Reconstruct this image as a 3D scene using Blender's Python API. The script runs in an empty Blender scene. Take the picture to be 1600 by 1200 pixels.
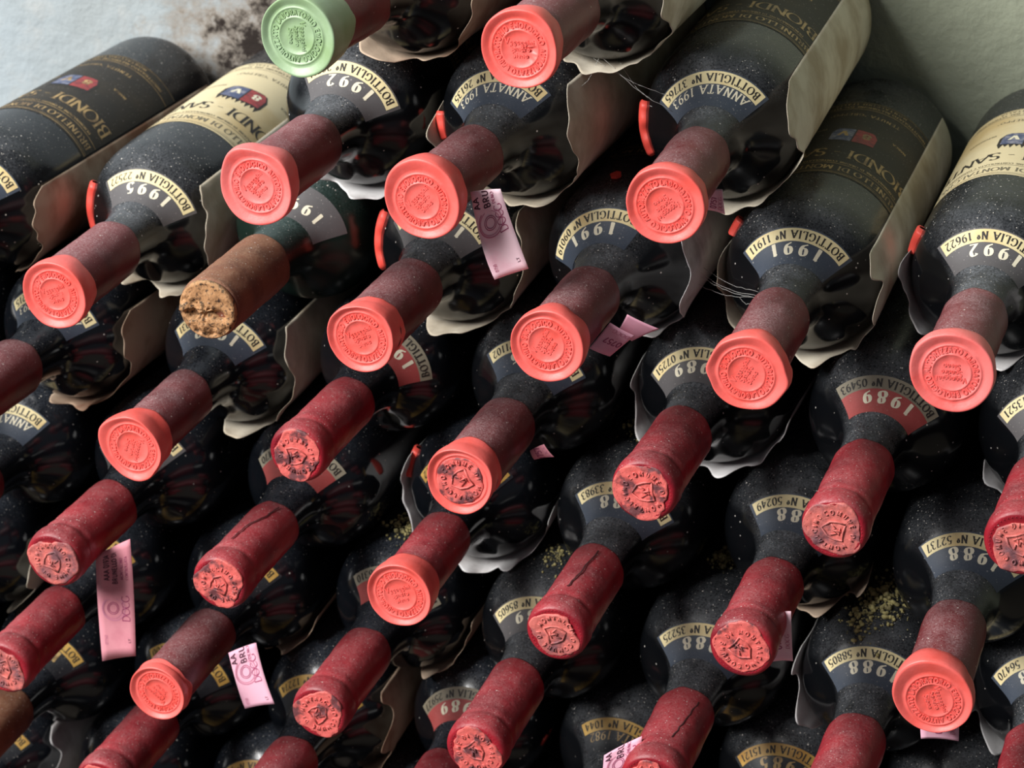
import bpy, math, random
import numpy as np
from mathutils import Matrix, Vector

# ------------------------------------------------------------------ camera, world, light, exposure
SC = bpy.context.scene
COL = SC.collection
ZO = 0.3715            # lifts the whole place so that the shelf top is at z = 0
MM = 0.001

FPX = 3923.66
cd = bpy.data.cameras.new('camera'); cam = bpy.data.objects.new('camera', cd); COL.objects.link(cam)
cd.sensor_width = 36.0; cd.sensor_fit = 'HORIZONTAL'; cd.lens = FPX / 1600.0 * 36.0
RT = Vector((0.942892, 0.33103, -0.037059)); DN = Vector((0.10369, -0.397419, -0.91176)); FW = Vector((-0.316548, 0.855849, -0.409048))
cm = Matrix((RT, -DN, -FW)).transposed().to_4x4()
cm.translation = Vector((0.58036, -0.94667, 0.44292 + ZO))
cam.matrix_world = cm
cd.clip_start = 0.01
cd.dof.use_dof = True; cd.dof.focus_distance = 1.10; cd.dof.aperture_fstop = 20.0
SC.camera = cam

w = bpy.data.worlds.new('world'); SC.world = w; w.use_nodes = True
bg = w.node_tree.nodes['Background']; bg.inputs[0].default_value = (0.80, 0.88, 1.0, 1); bg.inputs[1].default_value = 0.058

def area(name, loc, target, size, power, col):
    l = bpy.data.lights.new(name, 'AREA'); l.shape = 'RECTANGLE'; l.size, l.size_y = size; l.energy = power; l.color = col
    o = bpy.data.objects.new(name, l); COL.objects.link(o); o.location = loc
    o.rotation_euler = (Vector(target) - Vector(loc)).to_track_quat('-Z', 'Y').to_euler()
    return o
# the cellar window: up and to the left, in front of the stack
area('window_light', (-1.02, -1.36, 1.72), (0.2, 0.1, 0.35), (1.0, 1.1), 66.0, (1.0, 0.985, 0.96))

SC.view_settings.view_transform = 'Standard'; SC.view_settings.look = 'None'
SC.view_settings.exposure = 0.68; SC.view_settings.gamma = 1.0
SC.view_settings.use_curve_mapping = False

# ------------------------------------------------------------------ helpers
def lin(r, g, b):
    f = lambda c: (c / 255 / 12.92) if c / 255 <= 0.04045 else ((c / 255 + 0.055) / 1.055) ** 2.4
    return (f(r), f(g), f(b), 1.0)

class MB:
    def __init__(s): s.v = []; s.f = []; s.m = []
    def add(s, verts, faces, mi=0):
        o = len(s.v); s.v.extend(verts); s.f.extend([tuple(i + o for i in f) for f in faces]); s.m.extend([mi] * len(faces))
    def mesh(s, name, mats, smooth=True):
        me = bpy.data.meshes.new(name); me.from_pydata([tuple(p) for p in s.v], [], s.f)
        for m in (mats if isinstance(mats, (list, tuple)) else [mats]): me.materials.append(m)
        me.polygons.foreach_set('material_index', s.m)
        me.polygons.foreach_set('use_smooth', [smooth] * len(s.f)); me.update()
        return me

def part(name, me, parent, label=None, kind=None):
    o = bpy.data.objects.new(name, me); COL.objects.link(o); o.parent = parent
    if label: o['label'] = label
    if kind: o['kind'] = kind
    return o

def grid_faces(n, m, wrap=False):
    F = []
    for i in range(n - 1):
        for j in range(m if wrap else m - 1):
            k = (j + 1) % m
            F.append((i * m + j, (i + 1) * m + j, (i + 1) * m + k, i * m + k))
    return F

class PNoise:                          # smooth periodic noise of an angle
    def __init__(s, seed, k0=1, k1=7, fall=0.8):
        r = random.Random(seed); s.c = [(k, r.gauss(0, 1) / k ** fall, r.random() * 6.283) for k in range(k0, k1 + 1)]
        n = math.sqrt(sum(a * a for _, a, _ in s.c) / 2) + 1e-9; s.c = [(k, a / n, p) for k, a, p in s.c]
    def __call__(s, th): return sum(a * np.sin(k * th + p) for k, a, p in s.c)

class WNoise:                          # smooth 2-D noise from plane waves
    def __init__(s, seed, f0, f1, n=9):
        r = random.Random(seed); s.c = []
        for _ in range(n):
            f = r.uniform(f0, f1); a = r.random() * 6.283
            s.c.append((f * math.cos(a), f * math.sin(a), r.random() * 6.283, 1 / math.sqrt(n / 2)))
    def __call__(s, x, y): return sum(a * np.sin(fx * x + fy * y + p) for fx, fy, p, a in s.c)

# ------------------------------------------------------------------ materials
def nmat(name):
    m = bpy.data.materials.new(name); m.use_nodes = True
    nt = m.node_tree; return m, nt, nt.nodes['Principled BSDF']

def add(nt, t, **kw):
    n = nt.nodes.new(t)
    for k, v in kw.items(): setattr(n, k, v)
    return n

def coords(nt, scale=1.0):
    tc = add(nt, 'ShaderNodeTexCoord'); oi = add(nt, 'ShaderNodeObjectInfo')
    a = add(nt, 'ShaderNodeVectorMath', operation='MULTIPLY_ADD')
    nt.links.new(oi.outputs['Random'], a.inputs[0]); a.inputs[1].default_value = (7, 13, 11)
    nt.links.new(tc.outputs['Object'], a.inputs[2]); return a.outputs[0]

def noise(nt, vec, scale, detail=3, rough=0.55):
    n = add(nt, 'ShaderNodeTexNoise'); n.inputs['Scale'].default_value = scale; n.inputs['Detail'].default_value = detail
    n.inputs['Roughness'].default_value = rough; nt.links.new(vec, n.inputs['Vector']); return n.outputs['Fac']

def mrange(nt, val, a, b, c=0.0, d=1.0):
    n = add(nt, 'ShaderNodeMapRange'); n.inputs[1].default_value = a; n.inputs[2].default_value = b
    n.inputs[3].default_value = c; n.inputs[4].default_value = d; nt.links.new(val, n.inputs[0]); return n.outputs[0]

def math_(nt, op, a, b):
    n = add(nt, 'ShaderNodeMath', operation=op); n.use_clamp = op == 'ADD'
    for i, x in enumerate((a, b)):
        if isinstance(x, (int, float)): n.inputs[i].default_value = x
        else: nt.links.new(x, n.inputs[i])
    return n.outputs[0]

def mixc(nt, fac, a, b):
    n = add(nt, 'ShaderNodeMix', data_type='RGBA')
    if isinstance(fac, (int, float)): n.inputs[0].default_value = fac
    else: nt.links.new(fac, n.inputs[0])
    for i, x in ((6, a), (7, b)):
        if isinstance(x, tuple): n.inputs[i].default_value = x
        else: nt.links.new(x, n.inputs[i])
    return n.outputs[2]

def dusty(name, base, rough=0.4, dust=0.35, dustcol=lin(150, 150, 148), speck=0.8, var=None, var_scale=45, var_lo=0.45, var_hi=0.65,
          bump=0.0, bump_scale=300, spec=0.5, coat=0.0, speck_scale=640, sss=0.0, dust_lo=-0.1, body=None):
    """a surface with a layer of fallen dust: thicker on what faces up, with white specks"""
    m, nt, p = nmat(name); L = nt.links
    v = coords(nt)
    col = base
    if var is not None:
        col = mixc(nt, mrange(nt, noise(nt, v, var_scale, 4), var_lo, var_hi), base, var)
    ge = add(nt, 'ShaderNodeNewGeometry'); sx = add(nt, 'ShaderNodeSeparateXYZ'); L.new(ge.outputs['Normal'], sx.inputs[0])
    up = mrange(nt, sx.outputs['Z'], dust_lo, 0.95)
    n1 = mrange(nt, noise(nt, v, 75, 5, 0.65), 0.3, 0.75, 0.35, 1.25)
    n2 = mrange(nt, noise(nt, v, 1100, 3, 0.7), 0.36, 0.66, 0.35, 1.6)
    d = math_(nt, 'MULTIPLY', math_(nt, 'MULTIPLY', up, n1), math_(nt, 'MULTIPLY', n2, dust))
    if body is not None:      # less dust has stuck to the barrel of the bottle than to its neck
        tc = add(nt, 'ShaderNodeTexCoord'); sy = add(nt, 'ShaderNodeSeparateXYZ'); L.new(tc.outputs['Object'], sy.inputs[0])
        d = math_(nt, 'MULTIPLY', d, mrange(nt, sy.outputs['Y'], -0.208, -0.185, 1.0, body))
    vo = add(nt, 'ShaderNodeTexVoronoi'); vo.inputs['Scale'].default_value = speck_scale; L.new(v, vo.inputs['Vector'])
    sp = mrange(nt, vo.outputs['Distance'], 0.10, 0.20, 1.0, 0.0)
    wn = add(nt, 'ShaderNodeTexWhiteNoise'); L.new(vo.outputs['Position'], wn.inputs['Vector'])
    rare = mrange(nt, wn.outputs['Value'], 0.35, 0.97, 0.0, 1.0)
    sp = math_(nt, 'MULTIPLY', math_(nt, 'MULTIPLY', sp, rare), math_(nt, 'MULTIPLY', mrange(nt, up, 0.1, 0.6), speck))
    v2 = add(nt, 'ShaderNodeTexVoronoi'); v2.inputs['Scale'].default_value = 210; L.new(v, v2.inputs['Vector'])
    w2 = add(nt, 'ShaderNodeTexWhiteNoise'); L.new(v2.outputs['Position'], w2.inputs['Vector'])
    s2 = math_(nt, 'MULTIPLY', mrange(nt, v2.outputs['Distance'], 0.05, 0.11, 1.0, 0.0), mrange(nt, w2.outputs['Value'], 0.5, 0.9))
    sp = math_(nt, 'ADD', sp, math_(nt, 'MULTIPLY', s2, speck * .9 if speck > .3 else 0.0))
    c1 = mixc(nt, d, col, dustcol); c2 = mixc(nt, sp, c1, lin(214, 208, 200))
    L.new(c2, p.inputs['Base Color'])
    L.new(mrange(nt, math_(nt, 'ADD', d, sp), 0, 0.5, rough, 0.9), p.inputs['Roughness'])
    p.inputs['Specular IOR Level'].default_value = spec; p.inputs['Coat Weight'].default_value = coat
    if sss:
        p.inputs['Subsurface Weight'].default_value = sss; p.inputs['Subsurface Radius'].default_value = (0.003, 0.001, 0.0008); p.inputs['Subsurface Scale'].default_value = 1.0
    if bump:
        b = add(nt, 'ShaderNodeBump'); b.inputs['Strength'].default_value = bump; b.inputs['Distance'].default_value = 0.0006
        L.new(noise(nt, v, bump_scale, 4), b.inputs['Height']); L.new(b.outputs[0], p.inputs['Normal'])
    return m

M = {}
M['glass'] = dusty('dusty_dark_glass', (0.0035, 0.004, 0.005, 1), rough=0.16, dust=0.48, dustcol=lin(142, 146, 152), speck=1.3, spec=0.4, dust_lo=0.34, body=0.28)  # real dust; its bluish tint also paints in the window's cool reflection
M['glass_clean'] = dusty('clean_dark_glass', (0.004, 0.005, 0.007, 1), rough=0.13, dust=0.24, dustcol=lin(120, 128, 142), speck=0.9, spec=0.55, dust_lo=0.42, body=0.5)  # thinner dust, its blue tint again standing in for reflected sky
M['glass_green'] = dusty('dusty_green_glass', (0.006, 0.016, 0.012, 1), rough=0.24, dust=0.3, dustcol=lin(110, 130, 128), speck=0.9, dust_lo=0.25)
M['capsule'] = dusty('dark_red_foil', lin(112, 22, 28), rough=0.42, dust=0.5, dustcol=lin(168, 136, 138), speck=1.3, var=lin(88, 18, 24), bump=0.25, bump_scale=260, speck_scale=950, dust_lo=0.2)
M['capsule_old'] = dusty('crimson_foil', lin(160, 30, 44), rough=0.36, dust=0.30, dustcol=lin(196, 138, 138), speck=0.9, var=lin(124, 22, 36), bump=0.45, bump_scale=320, dust_lo=0.2)
M['capsule_brown'] = dusty('brown_faded_foil', lin(120, 66, 44), rough=0.55, dust=0.45, dustcol=lin(168, 136, 108), speck=1.0, var=lin(84, 34, 26), bump=0.4)
M['wax'] = dusty('coral_sealing_wax', lin(248, 108, 101), rough=0.42, dust=0.08, dustcol=lin(250, 170, 165), speck=0.0, var=lin(243, 94, 84), var_scale=60, bump=0.18, bump_scale=420)
M['wax_pink'] = dusty('pale_coral_sealing_wax', lin(248, 122, 118), rough=0.45, dust=0.14, dustcol=lin(250, 180, 178), speck=0.0, var=lin(244, 100, 94), var_scale=60, bump=0.2, bump_scale=420)
M['wax_green'] = dusty('pale_green_sealing_wax', lin(158, 184, 146), rough=0.38, dust=0.08, dustcol=lin(190, 210, 185), speck=0.0, var=lin(138, 166, 118), var_scale=40, bump=0.15)
M['disc'] = dusty('worn_coral_disc', lin(224, 104, 98), rough=0.5, dust=0.1, speck=0.1, var=lin(112, 62, 66), var_scale=130, var_lo=0.49, var_hi=0.6, bump=0.8, bump_scale=380)
M['disc_pale'] = dusty('worn_pink_disc', lin(214, 112, 104), rough=0.55, dust=0.1, speck=0.1, var=lin(120, 76, 82), var_scale=110, var_lo=0.45, var_hi=0.66, bump=0.9, bump_scale=380)
M['cork'] = dusty('crumbling_brown_cork', lin(176, 128, 86), rough=0.9, dust=0.3, dustcol=lin(205, 180, 140), speck=0.6, var=lin(58, 36, 24), var_scale=520, var_lo=0.5, var_hi=0.64, bump=1.0, bump_scale=500)
M['paper'] = dusty('cream_tissue_paper', lin(224, 214, 194), rough=0.85, dust=0.1, speck=0.1, var=lin(186, 170, 146), var_scale=30, bump=0.5, bump_scale=120, spec=0.2)
M['paper_brown'] = dusty('stained_brown_paper', lin(204, 180, 156), rough=0.85, dust=0.1, speck=0.1, var=lin(146, 106, 82), var_scale=26, bump=0.5, bump_scale=120, spec=0.2)
M['paper_white'] = dusty('white_tissue_paper', lin(232, 230, 230), rough=0.8, dust=0.05, speck=0.1, var=lin(184, 178, 176), var_scale=40, bump=0.4, bump_scale=120, spec=0.2)
M['slate'] = dusty('slate_blue_label', lin(60, 69, 83), rough=0.5, dust=0.16, dustcol=lin(120, 126, 134), speck=0.5)
M['charcoal'] = dusty('charcoal_label', lin(88, 85, 86), rough=0.5, dust=0.16, dustcol=lin(120, 120, 122), speck=0.5)
M['clear'] = dusty('smoky_film_label', lin(24, 28, 34), rough=0.4, dust=0.18, dustcol=lin(110, 112, 114), speck=0.5)
M['redlabel'] = dusty('brick_red_label', lin(176, 74, 72), rough=0.6, dust=0.15, dustcol=lin(180, 140, 132), speck=0.3, var=lin(160, 62, 60))
M['greylabel'] = dusty('grey_beige_label', lin(150, 142, 122), rough=0.6, dust=0.12, speck=0.3, var=lin(128, 118, 98))
M['cream'] = dusty('cream_label_band', lin(240, 224, 172), rough=0.6, dust=0.08, speck=0.1, var=lin(224, 192, 128), var_scale=55, var_lo=0.5, var_hi=0.75)
M['gold_band'] = dusty('gold_label_band', lin(206, 166, 84), rough=0.5, dust=0.08, speck=0.1, var=lin(168, 124, 54), var_scale=60)
M['mainlabel_dark'] = dusty('black_wine_label', lin(36, 34, 32), rough=0.6, dust=0.14, dustcol=lin(110, 100, 84), speck=0.5, var=lin(48, 42, 34))
M['mainlabel_cream'] = dusty('cream_wine_label', lin(232, 216, 174), rough=0.6, dust=0.06, speck=0.1, var=lin(214, 188, 134), var_scale=20)
M['ink'] = dusty('black_ink', lin(38, 32, 28), rough=0.6, dust=0.05, speck=0.0)
M['ink_grey'] = dusty('grey_ink', lin(120, 112, 92), rough=0.6, dust=0.05, speck=0.0)
M['white'] = dusty('ivory_ink', lin(240, 232, 206), rough=0.6, dust=0.0, speck=0.0)
M['goldink'] = dusty('gold_ink', lin(196, 164, 108), rough=0.45, dust=0.05, speck=0.0, var=lin(130, 104, 68), var_scale=160)
M['crest_red'] = dusty('crest_red', lin(168, 52, 54), rough=0.5, dust=0.1, speck=0.2, var=lin(120, 34, 44), var_scale=300)
M['crest_blue'] = dusty('crest_blue', lin(72, 84, 120), rough=0.5, dust=0.1, speck=0.2, var=lin(150, 150, 166), var_scale=300)
M['pink'] = dusty('pink_tax_paper', lin(250, 218, 228), rough=0.7, dust=0.05, speck=0.05, var=lin(244, 196, 210), var_scale=60, spec=0.2)
M['pink_deep'] = dusty('rose_tax_paper', lin(224, 150, 162), rough=0.7, dust=0.05, speck=0.05, var=lin(210, 132, 146), var_scale=60, spec=0.2)
M['pink_mid'] = dusty('mid_pink_tax_paper', lin(240, 184, 204), rough=0.7, dust=0.05, speck=0.05, var=lin(232, 168, 190), var_scale=60, spec=0.2)
M['pinkink'] = dusty('mauve_ink', lin(164, 70, 110), rough=0.7, dust=0, speck=0)
M['pinkink_pale'] = dusty('pale_mauve_ink', lin(206, 130, 156), rough=0.7, dust=0, speck=0)
M['darkink'] = dusty('dark_purple_ink', lin(78, 34, 56), rough=0.7, dust=0, speck=0)
M['redstrip'] = dusty('red_wax_strip', lin(232, 80, 68), rough=0.45, dust=0.08, dustcol=lin(220, 120, 110), speck=0.1, bump=0.3)
M['mould'] = dusty('olive_mould', lin(186, 174, 116), rough=0.95, dust=0.3, dustcol=lin(196, 186, 140), speck=0.3, var=lin(66, 58, 34), var_scale=220)
M['seam'] = dusty('dark_seam', lin(70, 12, 18), rough=0.6, dust=0.1, speck=0.1)
M['web'] = dusty('cobweb', lin(190, 190, 186), rough=0.8, dust=0, speck=0)

# ------------------------------------------------------------------ the room: plaster wall and shelf
def wall_material():
    m, nt, p = nmat('old_plaster'); L = nt.links
    tc = add(nt, 'ShaderNodeTexCoord'); v = tc.outputs['Object']
    c = mixc(nt, mrange(nt, noise(nt, v, 5, 5), 0.4, 0.65), lin(174, 186, 193), lin(166, 174, 176))
    c = mixc(nt, mrange(nt, noise(nt, v, 42, 6, 0.7), 0.52, 0.74, 0, 0.5), c, lin(196, 196, 192))
    # right half: greenish tone of shade and bounced light painted into the plaster colour
    sx = add(nt, 'ShaderNodeSeparateXYZ'); L.new(v, sx.inputs[0])
    c = mixc(nt, mrange(nt, math_(nt, 'ADD', sx.outputs['X'], mrange(nt, noise(nt, v, 6, 4), 0, 1, -0.06, 0.06)), 0.12, 0.30, 0, 1.0), c, lin(160, 166, 146))
    # a patch of black mould behind the bottles at the upper left, with a rusty fringe
    ds = add(nt, 'ShaderNodeVectorMath', operation='DISTANCE'); ds.inputs[1].default_value = (-0.030, 0, ZO + 0.030)
    mp = add(nt, 'ShaderNodeVectorMath', operation='MULTIPLY'); mp.inputs[1].default_value = (1, 0, 1); L.new(v, mp.inputs[0]); L.new(mp.outputs[0], ds.inputs[0])
    nn = mrange(nt, noise(nt, v, 55, 7, 0.75), 0.25, 0.75, -0.05, 0.05)
    dd = math_(nt, 'SUBTRACT', ds.outputs['Value'], nn)
    c = mixc(nt, mrange(nt, dd, 0.03, 0.08, 0.75, 0), c, lin(146, 128, 108))
    c = mixc(nt, mrange(nt, dd, 0.012, 0.036, 0.95, 0), c, lin(34, 26, 24))
    # small pits
    vo = add(nt, 'ShaderNodeTexVoronoi'); vo.inputs['Scale'].default_value = 28; L.new(v, vo.inputs['Vector'])
    c = mixc(nt, mrange(nt, vo.outputs['Distance'], 0.03, 0.07, 0.55, 0), c, lin(104, 92, 78))
    L.new(c, p.inputs['Base Color']); p.inputs['Roughness'].default_value = 0.9; p.inputs['Specular IOR Level'].default_value = 0.2
    b = add(nt, 'ShaderNodeBump'); b.inputs['Strength'].default_value = 0.8; b.inputs['Distance'].default_value = 0.004
    L.new(noise(nt, v, 30, 7, 0.65), b.inputs['Height']); L.new(b.outputs[0], p.inputs['Normal'])
    return m

def slab(name, x0, x1, y0, y1, z0, z1, mat):
    mb = MB(); v = [(x, y, z) for x in (x0, x1) for y in (y0, y1) for z in (z0, z1)]
    mb.add(v, [(0, 1, 3, 2), (4, 6, 7, 5), (0, 4, 5, 1), (2, 3, 7, 6), (0, 2, 6, 4), (1, 5, 7, 3)])
    o = bpy.data.objects.new(name, mb.mesh(name, mat, False)); COL.objects.link(o); o['kind'] = 'structure'; return o
WALL_Y = 0.3165
def wall_back():
    mb = MB(); nx, nz = 120, 70; wn = WNoise(3, 14, 60, 14)
    X = np.linspace(-1.3, 1.7, nx); Z = np.linspace(-0.05, 1.7, nz)
    v = []
    for z in Z:
        for x in X: v.append((x, 0.0012 + 0.0009 * float(wn(x, z)), z))
    mb.add(v, grid_faces(nz, nx))
    o = len(v)
    mb.add([(-1.3, 0.08, -0.05), (1.7, 0.08, -0.05), (1.7, 0.08, 1.7), (-1.3, 0.08, 1.7)], [(0, 1, 2, 3)])
    me = mb.mesh('wall_back', wall_material()); me.flip_normals()
    ob = bpy.data.objects.new('wall_back', me); COL.objects.link(ob); ob.location = (0, WALL_Y, 0)
    ob['kind'] = 'structure'; return ob
wall_back()
mfl, nt_, p_ = nmat('stone_shelf'); p_.inputs['Base Color'].default_value = lin(96, 90, 82); p_.inputs['Roughness'].default_value = 0.9
slab('floor', -1.3, 1.7, -0.35, WALL_Y - 0.0005, -0.06, 0.0, mfl)

# ------------------------------------------------------------------ lettering: a small broad-nib roman alphabet
def arc(cx, cy, rx, ry, a0, a1, n=12):
    return [(cx + rx * math.cos(math.radians(a0 + (a1 - a0) * i / n)), cy + ry * math.sin(math.radians(a0 + (a1 - a0) * i / n))) for i in range(n + 1)]
def ln(*p): return list(p)
G = {
 'A': (.76, [ln((.04, 0), (.38, 1)), ln((.38, 1), (.72, 0)), ln((.16, .36), (.6, .36))], [(.04, 0), (.72, 0)]),
 'B': (.68, [ln((.14, 0), (.14, 1)), [(.14, 1)] + arc(.32, .76, .2, .24, 90, -90, 8) + [(.14, .52)], [(.14, .52)] + arc(.34, .26, .25, .26, 90, -90, 8) + [(.14, 0)]], [(.14, 0), (.14, 1)]),
 'C': (.74, [arc(.42, .5, .36, .5, 45, 315, 16)], []),
 'D': (.78, [ln((.14, 0), (.14, 1)), [(.14, 1)] + arc(.3, .5, .4, .5, 90, -90, 12) + [(.14, 0)]], [(.14, 0), (.14, 1)]),
 'E': (.64, [ln((.14, 0), (.14, 1)), ln((.14, 1), (.56, 1)), ln((.14, .52), (.48, .52)), ln((.14, 0), (.58, 0))], [(.14, 0), (.14, 1)]),
 'F': (.6, [ln((.14, 0), (.14, 1)), ln((.14, 1), (.56, 1)), ln((.14, .52), (.48, .52))], [(.14, 0), (.14, 1)]),
 'G': (.8, [arc(.42, .5, .36, .5, 45, 330, 16), ln((.72, .45), (.72, .12))], [(.7, .45)]),
 'I': (.36, [ln((.18, 0), (.18, 1))], [(.18, 0), (.18, 1)]),
 'L': (.6, [ln((.14, 0), (.14, 1)), ln((.14, 0), (.56, 0), (.57, .2))], [(.14, 0), (.14, 1)]),
 'M': (.92, [ln((.12, 0), (.16, 1)), ln((.16, 1), (.46, .1)), ln((.46, .1), (.78, 1)), ln((.78, 1), (.82, 0))], [(.12, 0), (.82, 0)]),
 'N': (.8, [ln((.14, 0), (.14, 1)), ln((.14, 1), (.66, 0)), ln((.66, 0), (.66, 1))], [(.14, 0), (.12, 1), (.66, 1)]),
 'O': (.84, [arc(.42, .5, .36, .5, 0, 360, 22)], []),
 'P': (.62, [ln((.14, 0), (.14, 1)), [(.14, 1)] + arc(.32, .74, .22, .26, 90, -90, 8) + [(.14, .48)]], [(.14, 0), (.14, 1)]),
 'R': (.72, [ln((.14, 0), (.14, 1)), [(.14, 1)] + arc(.32, .74, .22, .26, 90, -90, 8) + [(.14, .48)], ln((.32, .48), (.66, 0))], [(.14, 0), (.14, 1), (.66, 0)]),
 'S': (.58, [arc(.29, .74, .2, .26, 30, 250, 9) + arc(.29, .25, .23, .25, 80, -150, 9)], []),
 'T': (.7, [ln((.35, 0), (.35, 1)), ln((.06, .84), (.06, 1), (.64, 1), (.64, .84))], [(.35, 0)]),
 'U': (.78, [[(.14, 1)] + arc(.39, .3, .25, .3, 180, 360, 10) + [(.64, 1)]], [(.14, 1), (.64, 1)]),
 'V': (.74, [ln((.04, 1), (.37, 0)), ln((.37, 0), (.7, 1))], [(.04, 1), (.7, 1)]),
 'Z': (.66, [ln((.08, 1), (.58, 1), (.08, 0), (.6, 0))], []),
 '-': (.4, [ln((.06, .42), (.34, .42))], []), "'": (.2, [ln((.1, 1), (.08, .75))], []), '"': (.3, [ln((.1, 1), (.1, .75)), ln((.22, 1), (.22, .75))], []),
 '/': (.4, [ln((.02, 0), (.36, 1))], []),
 'o.': (.4, [arc(.2, .78, .13, .2, 0, 360, 10), ln((.06, .48), (.34, .48))], []),
 '1': (.5, [ln((.26, 0), (.26, 1)), ln((.26, 1), (.1, .84))], [(.26, 0)]),
 '2': (.62, [arc(.3, .72, .23, .28, 165, -35, 10) + [(.07, .03), (.56, .03)]], []),
 '3': (.6, [arc(.28, .75, .2, .25, 150, -90, 9), arc(.28, .25, .25, .25, 90, -150, 9)], []),
 '4': (.62, [ln((.44, 0), (.44, 1), (.04, .28), (.58, .28))], [(.44, 0)]),
 '5': (.58, [ln((.5, 1), (.16, 1), (.12, .56)) + arc(.27, .32, .25, .32, 110, -145, 10)], []),
 '6': (.62, [[(.5, .98)] + arc(.42, .4, .34, .5, 110, 180, 5) + arc(.31, .31, .23, .31, 180, 540, 16)], []),
 '7': (.58, [ln((.08, .82), (.1, 1), (.54, 1), (.24, 0))], []),
 '8': (.62, [arc(.31, .76, .2, .24, -90, 270, 14), arc(.31, .26, .24, .26, 90, 450, 14)], []),
 '9': (.62, [[(.12, .02)] + arc(.2, .6, .34, .5, -70, 0, 5) + arc(.31, .69, .23, .31, 0, 360, 16)], []),
 '0': (.64, [arc(.32, .5, .25, .5, 0, 360, 18)], []),
 'a': (.52, [arc(.24, .24, .18, .24, 0, 360, 10), ln((.42, .48), (.44, 0))], []),
 'd': (.54, [arc(.24, .24, .18, .24, 0, 360, 10), ln((.42, 1), (.44, 0))], []),
 'e': (.5, [[(.08, .26), (.42, .26)] + arc(.25, .25, .18, .25, 10, 300, 10)], []),
 'g': (.52, [arc(.24, .26, .18, .22, 0, 360, 10), [(.42, .48), (.42, -.1)] + arc(.24, -.1, .18, .16, 0, -150, 6)], []),
 'i': (.26, [ln((.13, 0), (.13, .48)), ln((.13, .66), (.13, .76))], []),
 'n': (.52, [ln((.1, 0), (.1, .48)), [(.1, .3)] + arc(.27, .3, .15, .18, 180, 0, 6) + [(.42, 0)]], []),
 'o': (.52, [arc(.26, .24, .19, .24, 0, 360, 12)], []),
 'r': (.38, [ln((.1, 0), (.1, .48)), [(.1, .3)] + arc(.26, .28, .15, .2, 170, 60, 4)], []),
}
def tokens(s):
    out = []
    i = 0
    while i < len(s):
        if s[i] == '°': out.append('o.')
        else: out.append(s[i])
        i += 1
    return out

def subdiv(pts, mx):
    o = [pts[0]]
    for a, b in zip(pts, pts[1:]):
        n = max(1, int(math.ceil(math.hypot(b[0] - a[0], b[1] - a[1]) / mx)))
        for k in range(1, n + 1): o.append((a[0] + (b[0] - a[0]) * k / n, a[1] + (b[1] - a[1]) * k / n))
    return o

def ribbons(s, h, fit=None, thick=.15, thin=.05, serif=True, slant=0.0, gap=.08, mono=False, mx=.3):
    """strokes of a line of text, centred on x = 0, baseline y = 0: list of (left points, right points)"""
    x = 0; strokes = []; tk = tokens(s); nib = math.radians(14)
    adv = [G[c][0] if c in G else .34 for c in tk]
    tot = sum(adv) + gap * (len(tk) - 1)
    if fit:
        gap += (fit / h - tot) / max(1, len(tk) - 1); tot = fit / h
    x = -tot / 2
    for c, a in zip(tk, adv):
        if c in G:
            _, ss, sf = G[c]
            for st in ss: strokes.append(([(px + x, py) for px, py in st], None))
            if serif:
                for (px, py) in sf: strokes.append(([(px + x - .13, py), (px + x + .13, py)], thin))
        x += a + gap
    out = []
    for st, wd in strokes:
        p = subdiv(st, mx); n = len(p); Lf = []; Rg = []
        for i in range(n):
            a = p[max(0, i - 1)]; b = p[min(n - 1, i + 1)]
            if i in (0, n - 1) and p[0] == p[-1] and n > 3: a, b = p[n - 2], p[1]
            dx, dy = b[0] - a[0], b[1] - a[1]; l = math.hypot(dx, dy) or 1; dx /= l; dy /= l
            wdt = wd if wd else (thick if mono else max(thin, thick * abs(math.sin(math.atan2(dy, dx) - nib))))
            nx, ny = -dy * wdt / 2, dx * wdt / 2
            q = lambda X, Y: ((X + slant * Y) * h, Y * h)
            Lf.append(q(p[i][0] + nx, p[i][1] + ny)); Rg.append(q(p[i][0] - nx, p[i][1] - ny))
        out.append((Lf, Rg))
    return out

def lay_flat(mb, rib, fn, mi=0):
    for Lf, Rg in rib:
        n = len(Lf); mb.add([fn(*p) for p in Rg] + [fn(*p) for p in Lf], [(i, i + 1, n + i + 1, n + i) for i in range(n - 1)], mi)

def lay_raised(mb, rib, fn, h, mi=0):
    """fn(x, y, z): letters standing up from the surface by h, with side walls"""
    for Lf, Rg in rib:
        n = len(Lf)
        v = [fn(x, y, h) for x, y in Rg] + [fn(x, y, h) for x, y in Lf] + [fn(x, y, -.15) for x, y in Rg] + [fn(x, y, -.15) for x, y in Lf]
        F = []
        for i in range(n - 1):
            F += [(i, i + 1, n + i + 1, n + i), (2 * n + i, 2 * n + i + 1, i + 1, i), (n + i, n + i + 1, 3 * n + i + 1, 3 * n + i)]
        F += [(2 * n, 0, n, 3 * n), (n - 1, 3 * n - 1, 4 * n - 1, 2 * n - 1)]
        mb.add(v, F, mi)

def line_rib(pts, wdt):
    p = pts; n = len(p); Lf = []; Rg = []
    for i in range(n):
        a = p[max(0, i - 1)]; b = p[min(n - 1, i + 1)]; dx, dy = b[0] - a[0], b[1] - a[1]; l = math.hypot(dx, dy) or 1
        Lf.append((p[i][0] - dy / l * wdt / 2, p[i][1] + dx / l * wdt / 2)); Rg.append((p[i][0] + dy / l * wdt / 2, p[i][1] - dx / l * wdt / 2))
    return [(Lf, Rg)]

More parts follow.
